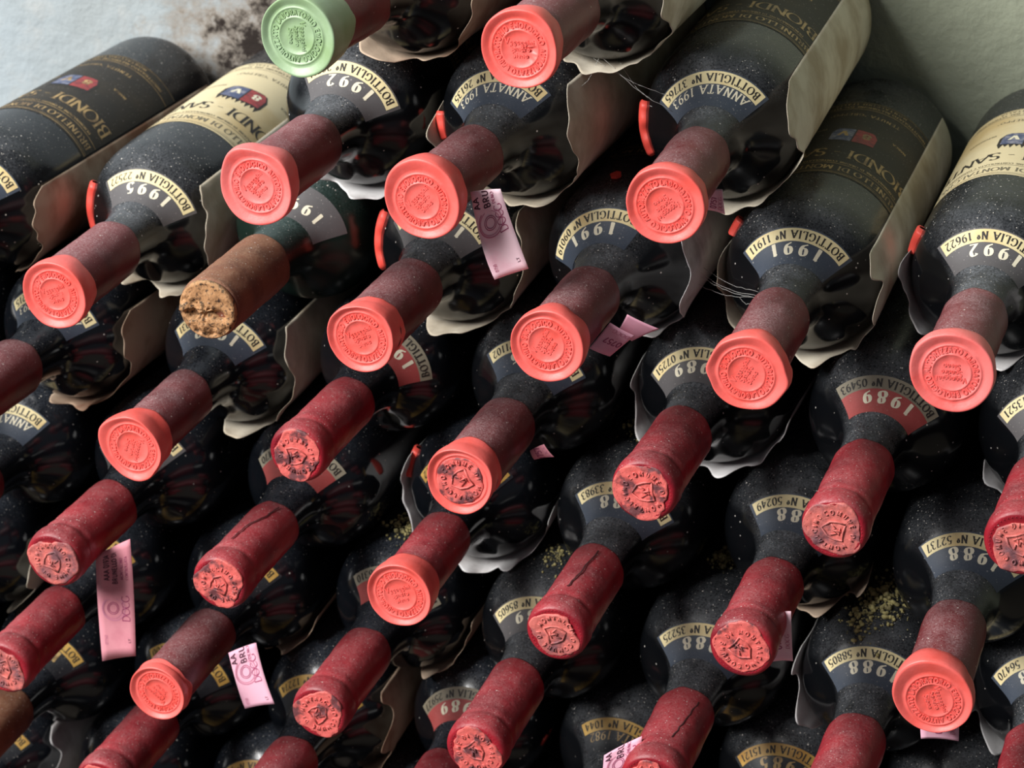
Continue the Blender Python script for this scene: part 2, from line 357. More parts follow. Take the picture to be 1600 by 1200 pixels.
# ------------------------------------------------------------------ the bottle's profile: t mm from the mouth, r mm
LEN = 300.0
KN = [(58, 13.0), (64, 13.2), (72, 13.6), (80, 14.6), (86, 16.6), (90, 19.4), (94, 23.4), (98, 28.0), (102, 31.9), (107, 35.1), (113, 37.2), (121, 38.2), (132, 38.5), (200, 38.5), (288, 38.5), (294, 37.9), (298, 35.8), (299.6, 32.0)]
def dense(kn, step=0.5):
    t = np.array([k[0] for k in kn], float); r = np.array([k[1] for k in kn], float)
    dt = np.diff(t); s = np.diff(r) / dt; m = np.zeros(len(t)); m[0] = s[0]; m[-1] = s[-1]
    for i in range(1, len(t) - 1):
        m[i] = 0 if s[i - 1] * s[i] <= 0 else 2 * s[i - 1] * s[i] / (s[i - 1] + s[i])
    T = np.arange(t[0], t[-1] + 1e-6, step); Rr = np.empty_like(T)
    for q, x in enumerate(T):
        i = min(len(t) - 2, max(0, int(np.searchsorted(t, x) - 1))); h = dt[i]; u = (x - t[i]) / h
        Rr[q] = (2*u**3-3*u**2+1)*r[i] + (u**3-2*u**2+u)*h*m[i] + (-2*u**3+3*u**2)*r[i+1] + (u**3-u**2)*h*m[i+1]
    return T, Rr
PT, PR = dense(KN)
PS = np.concatenate([[0], np.cumsum(np.hypot(np.diff(PT), np.diff(PR)))]) + PT[0]
dT = np.gradient(PT, PS); dR = np.gradient(PR, PS)
def rad(t): return float(np.interp(t, PT, PR))
def s_of_t(t): return float(np.interp(t, PT, PS))
S_NECK = float(np.interp(16.4, PR[:200], PS[:200]))
def surf(th, s, off=0.0):
    """point on the glass: th radians round the axis (0 right, pi/2 up), s mm along the profile, off mm outwards"""
    t = float(np.interp(s, PS, PT)); r = float(np.interp(s, PS, PR)); a = float(np.interp(s, PS, dT)); b = float(np.interp(s, PS, dR))
    r += off * a; t -= off * b
    return (r * math.cos(th) * MM, (t - LEN) * MM, r * math.sin(th) * MM)
def cyl(th, t, r): return (r * math.cos(th) * MM, (t - LEN) * MM, r * math.sin(th) * MM)

def lathe(pts, seg=56, wob=None):
    v = []
    for t, r in pts:
        for j in range(seg):
            th = 2 * math.pi * j / seg; dr, dt = wob(th, t) if wob else (0, 0)
            v.append(cyl(th, t + dt, r + dr))
    return v, grid_faces(len(pts), seg, True)

def glass_mesh(mat, name):
    idx = [t for t in list(range(58, 124, 2)) + [126, 132, 145, 165, 190, 215, 240, 265, 285] + [288, 290, 292, 294, 296, 297, 298, 299, 299.6]]
    pts = [(t, rad(t)) for t in idx] + [(299.3, 28), (294, 22), (284, 12), (281, 2)]
    mb = MB(); v, F = lathe(pts, 72); mb.add(v, F); return mb.mesh(name, mat)
GLASS = {m: glass_mesh(M[m], m + '_body') for m in ('glass', 'glass_clean', 'glass_green')}
CLEAN = {'4z', '4y', '4a', '4b', '5z', '5a', '5b', '5c', '6z', '6a', '6b', '6c', '7a', '7b', '7c', '7y', '7d', '8z', '8a', '8b', '8c', '8d', '8e', '8f'}

CAPL = 62.0
def capsule_mesh(style, mat, seed):
    n1 = PNoise(seed, 1, 6); n2 = PNoise(seed + 50, 3, 12, .4); wn = WNoise(seed, .25, .9, 8)
    if style == 'new':
        pts = [(2.6, 0.05), (2.6, 8), (2.6, 12.4), (2.8, 13.5), (3.4, 14.1)] + [(t, 14.2) for t in (4.5, 6, 10, 14, 18, 22, 26, 30, 34, 38, 42, 46, 50, 54, 58)] + [(61.2, 14.2), (62, 14.05), (62.1, 13.3)]
    else:
        pts = [(0.6, 0.05), (0.6, 8), (0.5, 11.2), (0.0, 12.4), (0.3, 13.6), (1.6, 14.7), (3.5, 15.15), (6, 15.25), (9, 15.2), (11, 14.9), (12.4, 14.3), (13.6, 14.05), (15, 14.25), (16.6, 14.5), (18.5, 14.25)] + \
              [(t, 14.15) for t in (21, 24, 27, 30, 34, 38, 42, 46, 50, 54, 58)] + [(61.2, 14.15), (62, 14.0), (62.1, 13.3)]
    def wob(th, t):
        e = max(0, (t - 40) / 22)
        return (0.07 * float(n1(th)) + 0.10 * float(wn(th * 14, t)) * min(1, t / 6), e * 0.9 * float(n1(th + 1)) + 0.25 * e * float(n2(th)))
    mb = MB(); v, F = lathe(pts, 56, wob); mb.add(v, F)
    if style == 'old':      # a ring of little beads round the mouth
        for k in range(44):
            a = 2 * math.pi * k / 44; c = (12.35 * math.cos(a), 12.35 * math.sin(a)); q = .38
            pv = [(c[0] + dx * q, c[1] + dz * q, ty) for dx, dz, ty in ((1, 0, .1), (0, 1, .1), (-1, 0, .1), (0, -1, .1), (0, 0, -.32))]
            mb.add([(x * MM, (t - LEN) * MM, z * MM) for x, z, t in pv], [(0, 1, 4), (1, 2, 4), (2, 3, 4), (3, 0, 4)])
    return mb.mesh('capsule', mat)
CAPS = {}
for st, mt in (('new', 'capsule'), ('old', 'capsule_old'), ('new', 'capsule_old'), ('old', 'capsule'), ('new', 'capsule_brown'), ('old', 'capsule_brown')):
    for sd in (1, 2, 3): CAPS[st, mt, sd] = capsule_mesh(st, M[mt], sd)

# ------------------------------------------------------------------ wax seal, embossed
def face_pt(u, v, t): return (u * MM, (t - LEN) * MM, v * MM)
def ring_fn(rbase, phi0, t0, rmid, ox=0, oz=0):
    def fn(x, y, h):
        a = phi0 - x / rmid; q = rbase + y
        return face_pt(ox + q * math.cos(a), oz + q * math.sin(a), t0 - h)
    return fn
def wax_mesh(seed, mat, R0=17.2, lump=.035, start=-60, q=1.0, skirt=14.0, off=(0, 0), peaks=(), chip=None, rim=0.9):
    n1 = PNoise(seed, 1, 4, .8); n2 = PNoise(seed + 9, 1, 6, .7); n3 = PNoise(seed + 23, 4, 14, .3)
    seg = 84; rows = []
    ph = [2 * math.pi * j / seg for j in range(seg)]
    Rf = []
    for a in ph:
        Rr = R0 * (1 + lump * .75 * float(n1(a)) + .003 * float(n3(a)))
        for (pa, amt, wd) in peaks:
            d = (math.degrees(a) - pa + 180) % 360 - 180; Rr += amt * math.exp(-(d / wd) ** 2)
        Rf.append(max(Rr, 14.7))
    face = [(.02, .9), (2.5, .9), (5, .9), (7.7, .9), (7.95, .62), (8.35, .62), (8.6, .9), (10.2, .9), (11.9, .9), (12.15, .58), (12.6, .58), (12.9, .95)]
    wn = WNoise(seed + 4, .5, 1.6, 10)
    for rr, t in face:
        row = []
        for a in ph:
            u, v_ = off[0] + rr * q * math.cos(a), off[1] + rr * q * math.sin(a); tt = t + .06 * float(wn(u, v_))
            if chip:
                d = math.hypot(u - chip[0], v_ - chip[1]); tt += max(0, 1 - (d / chip[2]) ** 2) * (.5 + .5 * float(wn(u * 3, v_ * 3)))
            row.append(face_pt(u, v_, tt))
        rows.append(row)
    for k, (fa, t) in enumerate(((.22, .5), (.5, -.2), (.75, -rim * .8), (.9, -rim), (.97, -.2))):      # from the stamp out to the rim
        row = []
        for a, Rr in zip(ph, Rf):
            r0 = 13.1 * q; u0, v0 = off[0] + r0 * math.cos(a), off[1] + r0 * math.sin(a); u1, v1 = Rr * math.cos(a), Rr * math.sin(a)
            row.append(face_pt(u0 + (u1 - u0) * fa, v0 + (v1 - v0) * fa, t + .14 * float(n2(a)) * fa))
        rows.append(row)
    for fa, t, k in ((1.0, 1.6, 0), (1.0, 3.8, .1), (.975, 6.2, .35), (.93, 8.6, .7), (None, 10.6, .9), (None, 12.0, 1.0), (None, 12.8, 1.0)):
        row = []
        for a, Rr in zip(ph, Rf):
            sk = (skirt - 12.0) + 1.1 * float(n2(a)) + .25 * float(n3(a))
            for (pa, amt, wd) in peaks:
                d = (math.degrees(a) - pa + 180) % 360 - 180; sk += 1.0 * amt * math.exp(-(d / wd) ** 2)
            rr = Rr * fa if fa else {10.6: 15.2, 12.0: 14.75, 12.8: 13.9}[t]
            row.append(face_pt(rr * math.cos(a), rr * math.sin(a), t + k * sk))
        rows.append(row)
    mb = MB(); mb.add([p for r in rows for p in r], grid_faces(len(rows), seg, True))
    body = mb.mesh('wax_seal', mat)
    lb = MB()
    rib = ribbons('LABORATORIO ENOLOGICO AUTORIZZATO ', 2.15 * q, fit=2 * math.pi * 10.1 * q, thick=.24, mono=True, serif=False, mx=.5)
    lay_raised(lb, rib, ring_fn(9.15 * q, math.radians(start) - math.pi, .9, 10.1 * q, *off), .36)
    ro = math.radians(start + 90 + 30)
    for k, (tx, yy) in enumerate((('Vagaggini', 2.0), ('Sandro', -.9), ('Siena', -3.8))):
        rb = ribbons(tx, 2.5 * q, thick=.2, mono=True, serif=False, gap=.1, mx=.5)
        def fn(x, y, h, yy=yy):
            y = y + yy * q; return face_pt(off[0] + x * math.cos(ro) - y * math.sin(ro), off[1] + x * math.sin(ro) + y * math.cos(ro), .9 - h)
        lay_raised(lb, rb, fn, .26)
    return body, lb.mesh('embossed_lettering', mat, False)

def disc_mesh(seed, mat, R0=11.3, start=100, t0=.1, torn=.09):
    """the worn stamped disc on an old capsule: ragged outline, ring of letters, a shield"""
    n1 = PNoise(seed, 1, 4, .5); n2 = PNoise(seed + 3, 5, 18, .2); wn = WNoise(seed, .5, 1.7, 12); seg = 60
    rows = []; ph = [2 * math.pi * j / seg for j in range(seg)]
    for fr, t in ((.002, 0), (.3, 0), (.55, 0), (.75, .02), (.9, -.05), (.97, -.12), (1.0, .1), (1.0, .9)):
        row = []
        for a in ph:
            Rr = min(R0 * (1 + torn * float(n1(a)) * 1.0 + torn * .2 * float(n2(a))), 14.2); u, v = fr * Rr * math.cos(a), fr * Rr * math.sin(a)
            row.append(face_pt(u, v, t0 + t - .18 * float(wn(u, v)) * (1 if fr < .98 else 0)))
        rows.append(row)
    mb = MB(); mb.add([p for r in rows for p in r], grid_faces(len(rows), seg, True))
    rib = ribbons('COMUNE DI MONTALCINO ', 2.1, fit=2 * math.pi * 8.6, thick=.24, mono=True, serif=False, mx=.5)
    lay_raised(mb, rib, ring_fn(7.6, math.radians(start), t0, 8.6), .4)
    ro = math.radians(start - 40)
    def fn(x, y, h): return face_pt(x * math.cos(ro) - y * math.sin(ro), x * math.sin(ro) + y * math.cos(ro), t0 - h)
    sh = [(-4.2, 4.6), (0, 4.0), (4.2, 4.6), (4.4, 1), (3.6, -2.4), (0, -5.6), (-3.6, -2.4), (-4.4, 1), (-4.2, 4.6)]
    lay_raised(mb, line_rib(sh, .8), fn, .5)
    lay_raised(mb, line_rib([(-2.6, -1.8), (-1.2, .6), (0, -.9), (1.2, 1.6), (2.6, -1.4)], .7), fn, .45)
    lay_raised(mb, line_rib([(0, -.6), (0, 3.2)], .6), fn, .45); lay_raised(mb, line_rib([(-1.8, 2.4), (1.8, 2.6)], .5), fn, .45)
    return mb.mesh('stamped_disc', mat)

def cork_mesh(seed, mat):
    wn = WNoise(seed, .4, 1.2, 10); w2 = WNoise(seed + 1, 1.6, 4.5, 14); seg = 72; rows = []
    for rr in (.02, 1, 2, 3, 4, 5, 6, 7, 8, 9, 10, 11, 12, 12.8, 13.4):
        row = []
        for j in range(seg):
            a = 2 * math.pi * j / seg; u, v = rr * math.cos(a), rr * math.sin(a)
            hole = math.exp(-(((u - 5.2) ** 2 + (v + 2.0) ** 2) / 9)); low = 1 if v + .6 * u < 2 else .25
            row.append(face_pt(u, v, -.2 + (.0 if rr > 13 else 1) * low * (.9 * float(wn(u, v)) + .55 * float(w2(u, v))) + 3.2 * hole))
        rows.append(row)
    rows.append([face_pt(14.1 * math.cos(2 * math.pi * j / seg), 14.1 * math.sin(2 * math.pi * j / seg), .5) for j in range(seg)])
    rows.append([face_pt(14.4 * math.cos(2 * math.pi * j / seg), 14.4 * math.sin(2 * math.pi * j / seg), 2.2) for j in range(seg)])
    rows.append([face_pt(12.6 * math.cos(2 * math.pi * j / seg), 12.6 * math.sin(2 * math.pi * j / seg), 3.4) for j in range(seg)])
    mb = MB(); mb.add([p for r in rows for p in r], grid_faces(len(rows), seg, True))
    return mb.mesh('broken_cork', mat)

# ------------------------------------------------------------------ labels
def patch(mb, th0, th1, s0, s1, off, mi=0, nth=28, ns=6):
    v = [surf(th0 + (th1 - th0) * j / nth, s0 + (s1 - s0) * i / ns, off) for i in range(ns + 1) for j in range(nth + 1)]
    mb.add(v, grid_faces(ns + 1, nth + 1), mi)
def text_on(mb, s, thc, s_base, h, off, fit=None, mi=0, **kw):
    r = float(np.interp(s_base - h * .5, PS, PR))
    lay_flat(mb, ribbons(s, h, fit, **kw), lambda x, y: surf(thc + x / r, s_base - y, off), mi)

LAB = {'slate': ('slate', 'cream', 'white', 'ink'), 'charcoal': ('charcoal', 'cream', 'white', 'ink'), 'clear': ('clear', 'gold_band', 'goldink', 'ink'),
       'annata': ('slate', 'cream', 'white', 'ink'), 'red': ('redlabel', 'greylabel', 'white', 'ink'), 'gold': ('clear', 'gold_band', 'goldink', 'ink')}
def shoulder_label(root, style, year, num, roll, half=57):
    base, strip, ynk, snk = LAB[style]; c = math.radians(roll); a = math.radians(half); S0 = S_NECK
    mb = MB()
    if style == 'red':
        patch(mb, c - a, c + a, S0 + .3, S0 + 12.2, .12)
        me = mb.mesh('shoulder_label', M[base]); o = part('shoulder_label', me, root, 'brick red shoulder label with a grey number band')
        mb = MB(); patch(mb, c - a, c + a, S0 + 12.2, S0 + 18.6, .13); part('number_band', mb.mesh('number_band', M[strip]), o)
    else:
        patch(mb, c - a * 1.06, c + a * 1.06, S0, S0 + 18.9, .10)
        me = mb.mesh('shoulder_label', M[base]); o = part('shoulder_label', me, root)
        if num is not None: mb = MB(); patch(mb, c - a, c + a, S0 + 11.9, S0 + 18.2, .20); part('number_band', mb.mesh('number_band', M[strip]), o, 'cream band printed with the bottle number' if strip == 'cream' else None)
    mb = MB(); rr = float(np.interp(S0 + 15, PS, PR))
    if num is not None: text_on(mb, 'BOTTIGLIA N°' + num, c, S0 + (16.9 if style != 'red' else 17.0), 3.7, .27, fit=2 * a * rr * .93, thick=.22, thin=.09)
    if num is not None: part('number_lettering', mb.mesh('number_lettering', M[snk], False), o)
    mb = MB()
    if year.startswith('ANNATA'):
        text_on(mb, year, c, S0 + 11.2, 4.3, .27, fit=2 * math.radians(49) * 22.0, thick=.17, thin=.08, slant=.12)
    else:
        text_on(mb, year, c - math.radians(3), S0 + 11.2, 5.9, .27, fit=23.5, thick=.31, thin=.10, mx=.2)
    part('year_lettering', mb.mesh('year_lettering', M[ynk], False), o)
    return o

def main_label(root, cream, roll, full=True, half=62):
    c = math.radians(roll); a = math.radians(half); s = lambda t: s_of_t(t)
    mb = MB(); patch(mb, c - a, c + a, s(147), s(252), .12, nth=44, ns=14)
    o = part('main_label', mb.mesh('main_label', M['mainlabel_cream' if cream else 'mainlabel_dark']), root, 'cream front label with dark lettering' if cream else 'black front label with gold lettering')
    ink = M['ink_grey'] if cream else M['goldink']
    mb = MB()
    for t, wd in ((148.6, .5), (150.2, .22), (160.6, .45), (240.5, .45), (250.6, .3)):
        mb = MB(); patch(mb, c - a, c + a, s(t), s(t + wd), .2, nth=44, ns=1); part('rule_line', mb.mesh('rule_line', ink), o)
    arcw = 2 * a * 38.5
    mb = MB(); text_on(mb, 'BRUNELLO DI MONTALCINO', c, s(157.6), 5.0, .24, fit=arcw * .95, thick=.17, thin=.06)
    part('title_lettering', mb.mesh('title_lettering', ink, False), o)
    mb = MB(); text_on(mb, 'DENOMINAZIONE DI ORIGINE CONTROLLATA E GARANTITA', c, s(164.2), 1.9, .24, fit=arcw * .8, thick=.2, thin=.1, serif=False, mx=.6)
    part('small_lettering', mb.mesh('small_lettering', ink, False), o); mb = MB()
    text_on(mb, 'TENUTA "GREPPO"', c, s(233.5), 3.0, .24, fit=36, thick=.16, thin=.07)
    part('small_lettering', mb.mesh('small_lettering', ink, False), o); mb = MB()
    text_on(mb, 'MARCA', c - math.radians(34), s(212), 2.0, .24, thick=.2, thin=.1); part('small_lettering', mb.mesh('small_lettering', ink, False), o); mb = MB(); text_on(mb, 'DEPOSITATA', c + math.radians(34), s(212), 2.0, .24, thick=.2, thin=.1)
    part('small_lettering', mb.mesh('small_lettering', ink, False), o); mb = MB()
    text_on(mb, "IMBOTTIGLIATO ALL'ORIGINE DAL VITICOLTORE", c, s(244.8), 2.2, .24, fit=arcw * .8, thick=.2, thin=.1, serif=False, mx=.6)
    text_on(mb, 'MONTALCINO ITALIA', c, s(249), 2.2, .24, fit=arcw * .45, thick=.2, thin=.1, serif=False, mx=.6)
    part('small_lettering', mb.mesh('small_lettering', ink, False), o)
    mb = MB(); text_on(mb, 'BIONDI - SANTI', c, s(180.5), 10.2, .26, fit=arcw * .94, thick=.14, thin=.045, mx=.15)
    part('name_lettering', mb.mesh('name_lettering', M['ink'] if cream else M['goldink'], False), o)
    # the crest: a shield in two halves, dark edge, spiky crown towards the neck
    def shield(mb, x0, x1, off, sc=1.0):
        n = 10; v = []
        for j in range(n + 1):
            x = x0 + (x1 - x0) * j / n; top = 192.0 + .10 * abs(x) ; bot = 210.5 - max(0, abs(x) - 9.5) * 2.2
            for i in range(5):
                t = 201.5 + ((top + (bot - top) * i / 4) - 201.5) * sc; v.append(surf(c + x * sc / 38.5, s(t), off))
        mb.add(v, [(j * 5 + i, j * 5 + i + 1, (j + 1) * 5 + i + 1, (j + 1) * 5 + i) for j in range(n) for i in range(4)])
    mb = MB(); shield(mb, -12.6, 12.6, .22)
    for k in range(9):
        x = -11 + k * 2.75; v = [surf(c + (x - 1.5) / 38.5, s(193.5), .21), surf(c + (x + 1.5) / 38.5, s(193.5), .21), surf(c + x / 38.5, s(187.5 + (k % 2) * 1.8), .21)]
        mb.add(v, [(0, 1, 2)])
    cr = part('crest', mb.mesh('crest', M['ink']), o, 'red and blue crest')
    mb = MB(); shield(mb, -12.0, -.4, .30, .93); part('crest_field', mb.mesh('crest_field', M['crest_red'], True), o)
    mb = MB(); shield(mb, .4, 12.0, .30, .93); part('crest_field', mb.mesh('crest_field', M['crest_blue'], True), o)
    mb = MB()
    text_on(mb, '8', c - math.radians(9), s(206), 6, .36, thick=.3, thin=.14); text_on(mb, 'V', c + math.radians(8), s(206), 6, .36, thick=.3, thin=.14)
    part('crest_device', mb.mesh('crest_device', M['white'] if cream else M['goldink'], False), o)

# ------------------------------------------------------------------ paper wrapper, red wax strip, tax strip, seams, mould
def wrapper(root, seed, th0, th1, tf, mat, flare=2.2, wave=6.0, tend=290, edge0=0.0):
    """tissue paper hugging the bottle from angle th0 down round to th1 (degrees, th0 > th1), torn front edge near t = tf"""
    n1 = PNoise(seed, 3, 11, .3); n2 = PNoise(seed + 7, 9, 26, .6); wn = WNoise(seed, .05, .22, 12)
    nth = max(12, int((th0 - th1) / 2.2)); nt = 18; v = []
    for i in range(nt + 1):
        u = (i / nt) ** 1.6
        for j in range(nth + 1):
            d = th0 + (th1 - th0) * j / nth; th = math.radians(d)
            ed = tf + wave * float(n1(th)) * .75 + wave * .22 * float(n2(th))
            low = min(1, max(0, (-d - 8) / 40)); ed += (max(104, tf) - tf) * low * low * (3 - 2 * low)
            e = min(j, nth - j) / 5.0
            if e < 1: ed += (1 - e) ** 2 * 9 * (1 if j < nth / 2 else 1.4)
            t = ed + (tend - ed) * u
            fr = math.exp(-(t - ed) / 9.0)
            base = 38.75 - max(0, 108 - t) * .05
            r = base + fr * (flare * (.55 + .3 * float(n1(th + 1))) + .35 * float(n2(th + 2))) + .42 * (1.6 - 1.1 * abs(float(wn(d, t)))) * math.exp(-(t - ed) / 50)
            v.append(cyl(th, t, max(r, base - .1)))
    mb = MB(); mb.add(v, grid_faces(nt + 1, nth + 1))
    me = mb.mesh('paper_wrapper', mat); o = part('paper_wrapper', me, root, 'torn tissue paper wrapper')
    md = o.modifiers.new('thickness', 'SOLIDIFY'); md.thickness = .00022; md.offset = 0
    return o

def red_strip(root, th0, th1, t0, t1, seed, thick=3.0):
    n1 = PNoise(seed, 3, 12, .3); nth = 26; mb = MB(); v = []
    cross = [(0, -.3), (.05, .75), (.3, 1.0), (.7, 1.0), (.95, .75), (1, -.3)]
    for j in range(nth + 1):
        th = math.radians(th0 + (th1 - th0) * j / nth); e = min(1, min(j, nth - j) / 2.0 + .25)
        w0 = t0 + .4 * float(n1(th * 2)); w1 = t1 + .5 * float(n1(th * 2 + 2)) + 1.5 * (j / nth)
        for f, h in cross: v.append(surf(th, s_of_t(w0 + (w1 - w0) * (.5 + (f - .5) * e)), (h * thick * (.6 + .4 * e) if h > 0 else .02)))
    F = grid_faces(nth + 1, len(cross)); mb.add(v, [f[::-1] for f in F] if th0 > th1 else F)
    part('wax_strip', mb.mesh('wax_strip', M['redstrip']), root, 'red strip of wax')

def tax_strip(root, inv, pts, seed, longtext, mat='pink'):
    """a pink paper tax strip hanging from the neck; pts are pairs of edge points in place (mm)"""
    P = [(Vector(a) * MM + Vector((0, 0, ZO)), Vector(b) * MM + Vector((0, 0, ZO))) for a, b in pts]
    P = [(inv @ a, inv @ b) for a, b in P]
    if len(P) == 2: P = [P[0], tuple((P[0][k] + P[1][k]) / 2 + Vector((0, -.0006, 0)) for k in (0, 1)), P[1]]
    def at(u, w):                     # u 0 top .. 1 bottom, w 0 left .. 1 right
        def q(k):
            A, B, C = P[0][k], P[1][k], P[2][k]; D = 2 * B - (A + C) / 2
            return A * (1 - u) ** 2 + D * 2 * u * (1 - u) + C * u ** 2
        p = q(0).lerp(q(1), w); p = p.copy(); p.y += .0010 * math.sin(math.pi * w); return p
    nrm = (at(1, .5) - at(0, .5)).cross(at(.5, 1) - at(.5, 0)); nrm.normalize()
    if nrm.y > 0: nrm = -nrm
    n, m = 14, 6; mb = MB(); v = [tuple(at(i / n, j / m)) for i in range(n + 1) for j in range(m + 1)]
    mb.add(v, grid_faces(n + 1, m + 1)); o = part('tax_strip', mb.mesh('tax_strip', M[mat]), root, 'pink paper tax strip printed in mauve')
    md = o.modifiers.new('thickness', 'SOLIDIFY'); md.thickness = .00016; md.offset = 0
    Lh = (at(1, .5) - at(0, .5)).length / MM; Wd = (at(.5, 1) - at(.5, 0)).length / MM
    def put(ink, rib, uc, wc):        # text runs up the strip, letter tops to the left
        mbx = MB(); lay_flat(mbx, rib, lambda x, y: tuple(at(min(1, max(0, uc - x / Lh)), min(.99, max(.01, wc - y / Wd))) + nrm * .00022))
        part('strip_lettering', mbx.mesh('strip_lettering', M[ink], False), o)
    R_ = lambda s, h, **k: ribbons(s, h, thick=k.pop('thick', .18), thin=.08, serif=False, **k)
    md_, mp, ml = 'darkink', 'pinkink', 'pinkink_pale'
    if longtext:
        base = .62 if Lh > 50 else .36
        if Lh > 50:
            put(md_, R_('AAA 01934', 3.0, mono=True), .22, .34); put(md_, R_('BRUNELLO DI', 2.7, mono=True), .24, .55)
            put(mp, R_('MONTALCINO', 1.7), .26, .72); put(mp, R_('CONTROLLATA', 1.6), .26, .86)
        else:
            put(md_, R_('AA', 3.0, mono=True), .12, .2); put(md_, R_('BRU', 3.4, mono=True), .1, .52); put(mp, R_('DENO', 1.8), .1, .7)
        put(mp, R_('DOCG', 4.6, thick=.12, gap=-.02), base, .86)
        for rr in (3.2, 2.4, 5.4):
            put(mp if rr < 5 else ml, line_rib(arc(0, 0, rr, rr, 0 if rr < 5 else 20, 360 if rr < 5 else 340, 26), .35), base, .40)
        put(ml, line_rib(arc(0, 0, 6.4, 6.4, 40, 320, 22), .6), base, .42)
        put(md_, R_('LT', 1.5), .88, .86); put(ml, R_('0750', 1.6), .86, .2)
    elif longtext is not None:
        put(mp, R_('0757', min(3.0, Wd * .3), mono=True), .6, .55); put(ml, R_('DOCG', min(2.2, Wd * .25)), .6, .9)


def seam(root, pts, seed):
    r = random.Random(seed); p = []
    for a, b in zip(pts, pts[1:]):
        for k in range(6): p.append((a[0] + (b[0] - a[0]) * k / 6 + r.uniform(-.5, .5), a[1] + (b[1] - a[1]) * k / 6 + r.uniform(-1.6, 1.6)))
    mb = MB()
    def put(wd, off, mi):
        rib = line_rib([(th * 14.2 * math.pi / 180, t) for t, th in p], wd)
        for Lf, Rg in rib:
            n = len(Lf); q = lambda X, Y, o: cyl(X / 14.2, Y, 14.3 + o)
            v = [q(x, y, off) for x, y in Lf] + [q(x, y, off + .25) for x, y in [((a[0] + b[0]) / 2, (a[1] + b[1]) / 2) for a, b in zip(Lf, Rg)]] + [q(x, y, off) for x, y in Rg]
            mb.add(v, [(i, i + 1, n + i + 1, n + i) for i in range(n - 1)] + [(n + i, n + i + 1, 2 * n + i + 1, 2 * n + i) for i in range(n - 1)])
    put(.8, .0, 0)
    part('seam', mb.mesh('seam', M['seam']), root, 'dark split running along the foil')

ICO = None
def blobs(root, spots, seed, count, rmin, rmax, mat, name='mould', label='crumbly olive mould'):
    r = random.Random(seed); mb = MB(); g = (1 + 5 ** .5) / 2
    iv = [Vector(q).normalized() for q in ((-1, g, 0), (1, g, 0), (-1, -g, 0), (1, -g, 0), (0, -1, g), (0, 1, g), (0, -1, -g), (0, 1, -g), (g, 0, -1), (g, 0, 1), (-g, 0, -1), (-g, 0, 1))]
    iF = [(0, 11, 5), (0, 5, 1), (0, 1, 7), (0, 7, 10), (0, 10, 11), (1, 5, 9), (5, 11, 4), (11, 10, 2), (10, 7, 6), (7, 1, 8), (3, 9, 4), (3, 4, 2), (3, 2, 6), (3, 6, 8), (3, 8, 9), (4, 9, 5), (2, 4, 11), (6, 2, 10), (8, 6, 7), (9, 8, 1)]
    for t, th, st, sth in spots:
        for _ in range(count):
            q = rmin + (rmax - rmin) * r.random() ** 2.5
            c = Vector(surf(math.radians(r.gauss(th, sth)), s_of_t(min(290, max(88, r.gauss(t, st)))), q * .4)); k = [r.uniform(.6, 1.3) for _ in range(3)]
            mb.add([tuple(c + Vector((p.x * k[0], p.y * k[1], p.z * k[2])) * q * MM) for p in iv], iF)
    part(name, mb.mesh(name, mat, True), root, label, 'stuff')

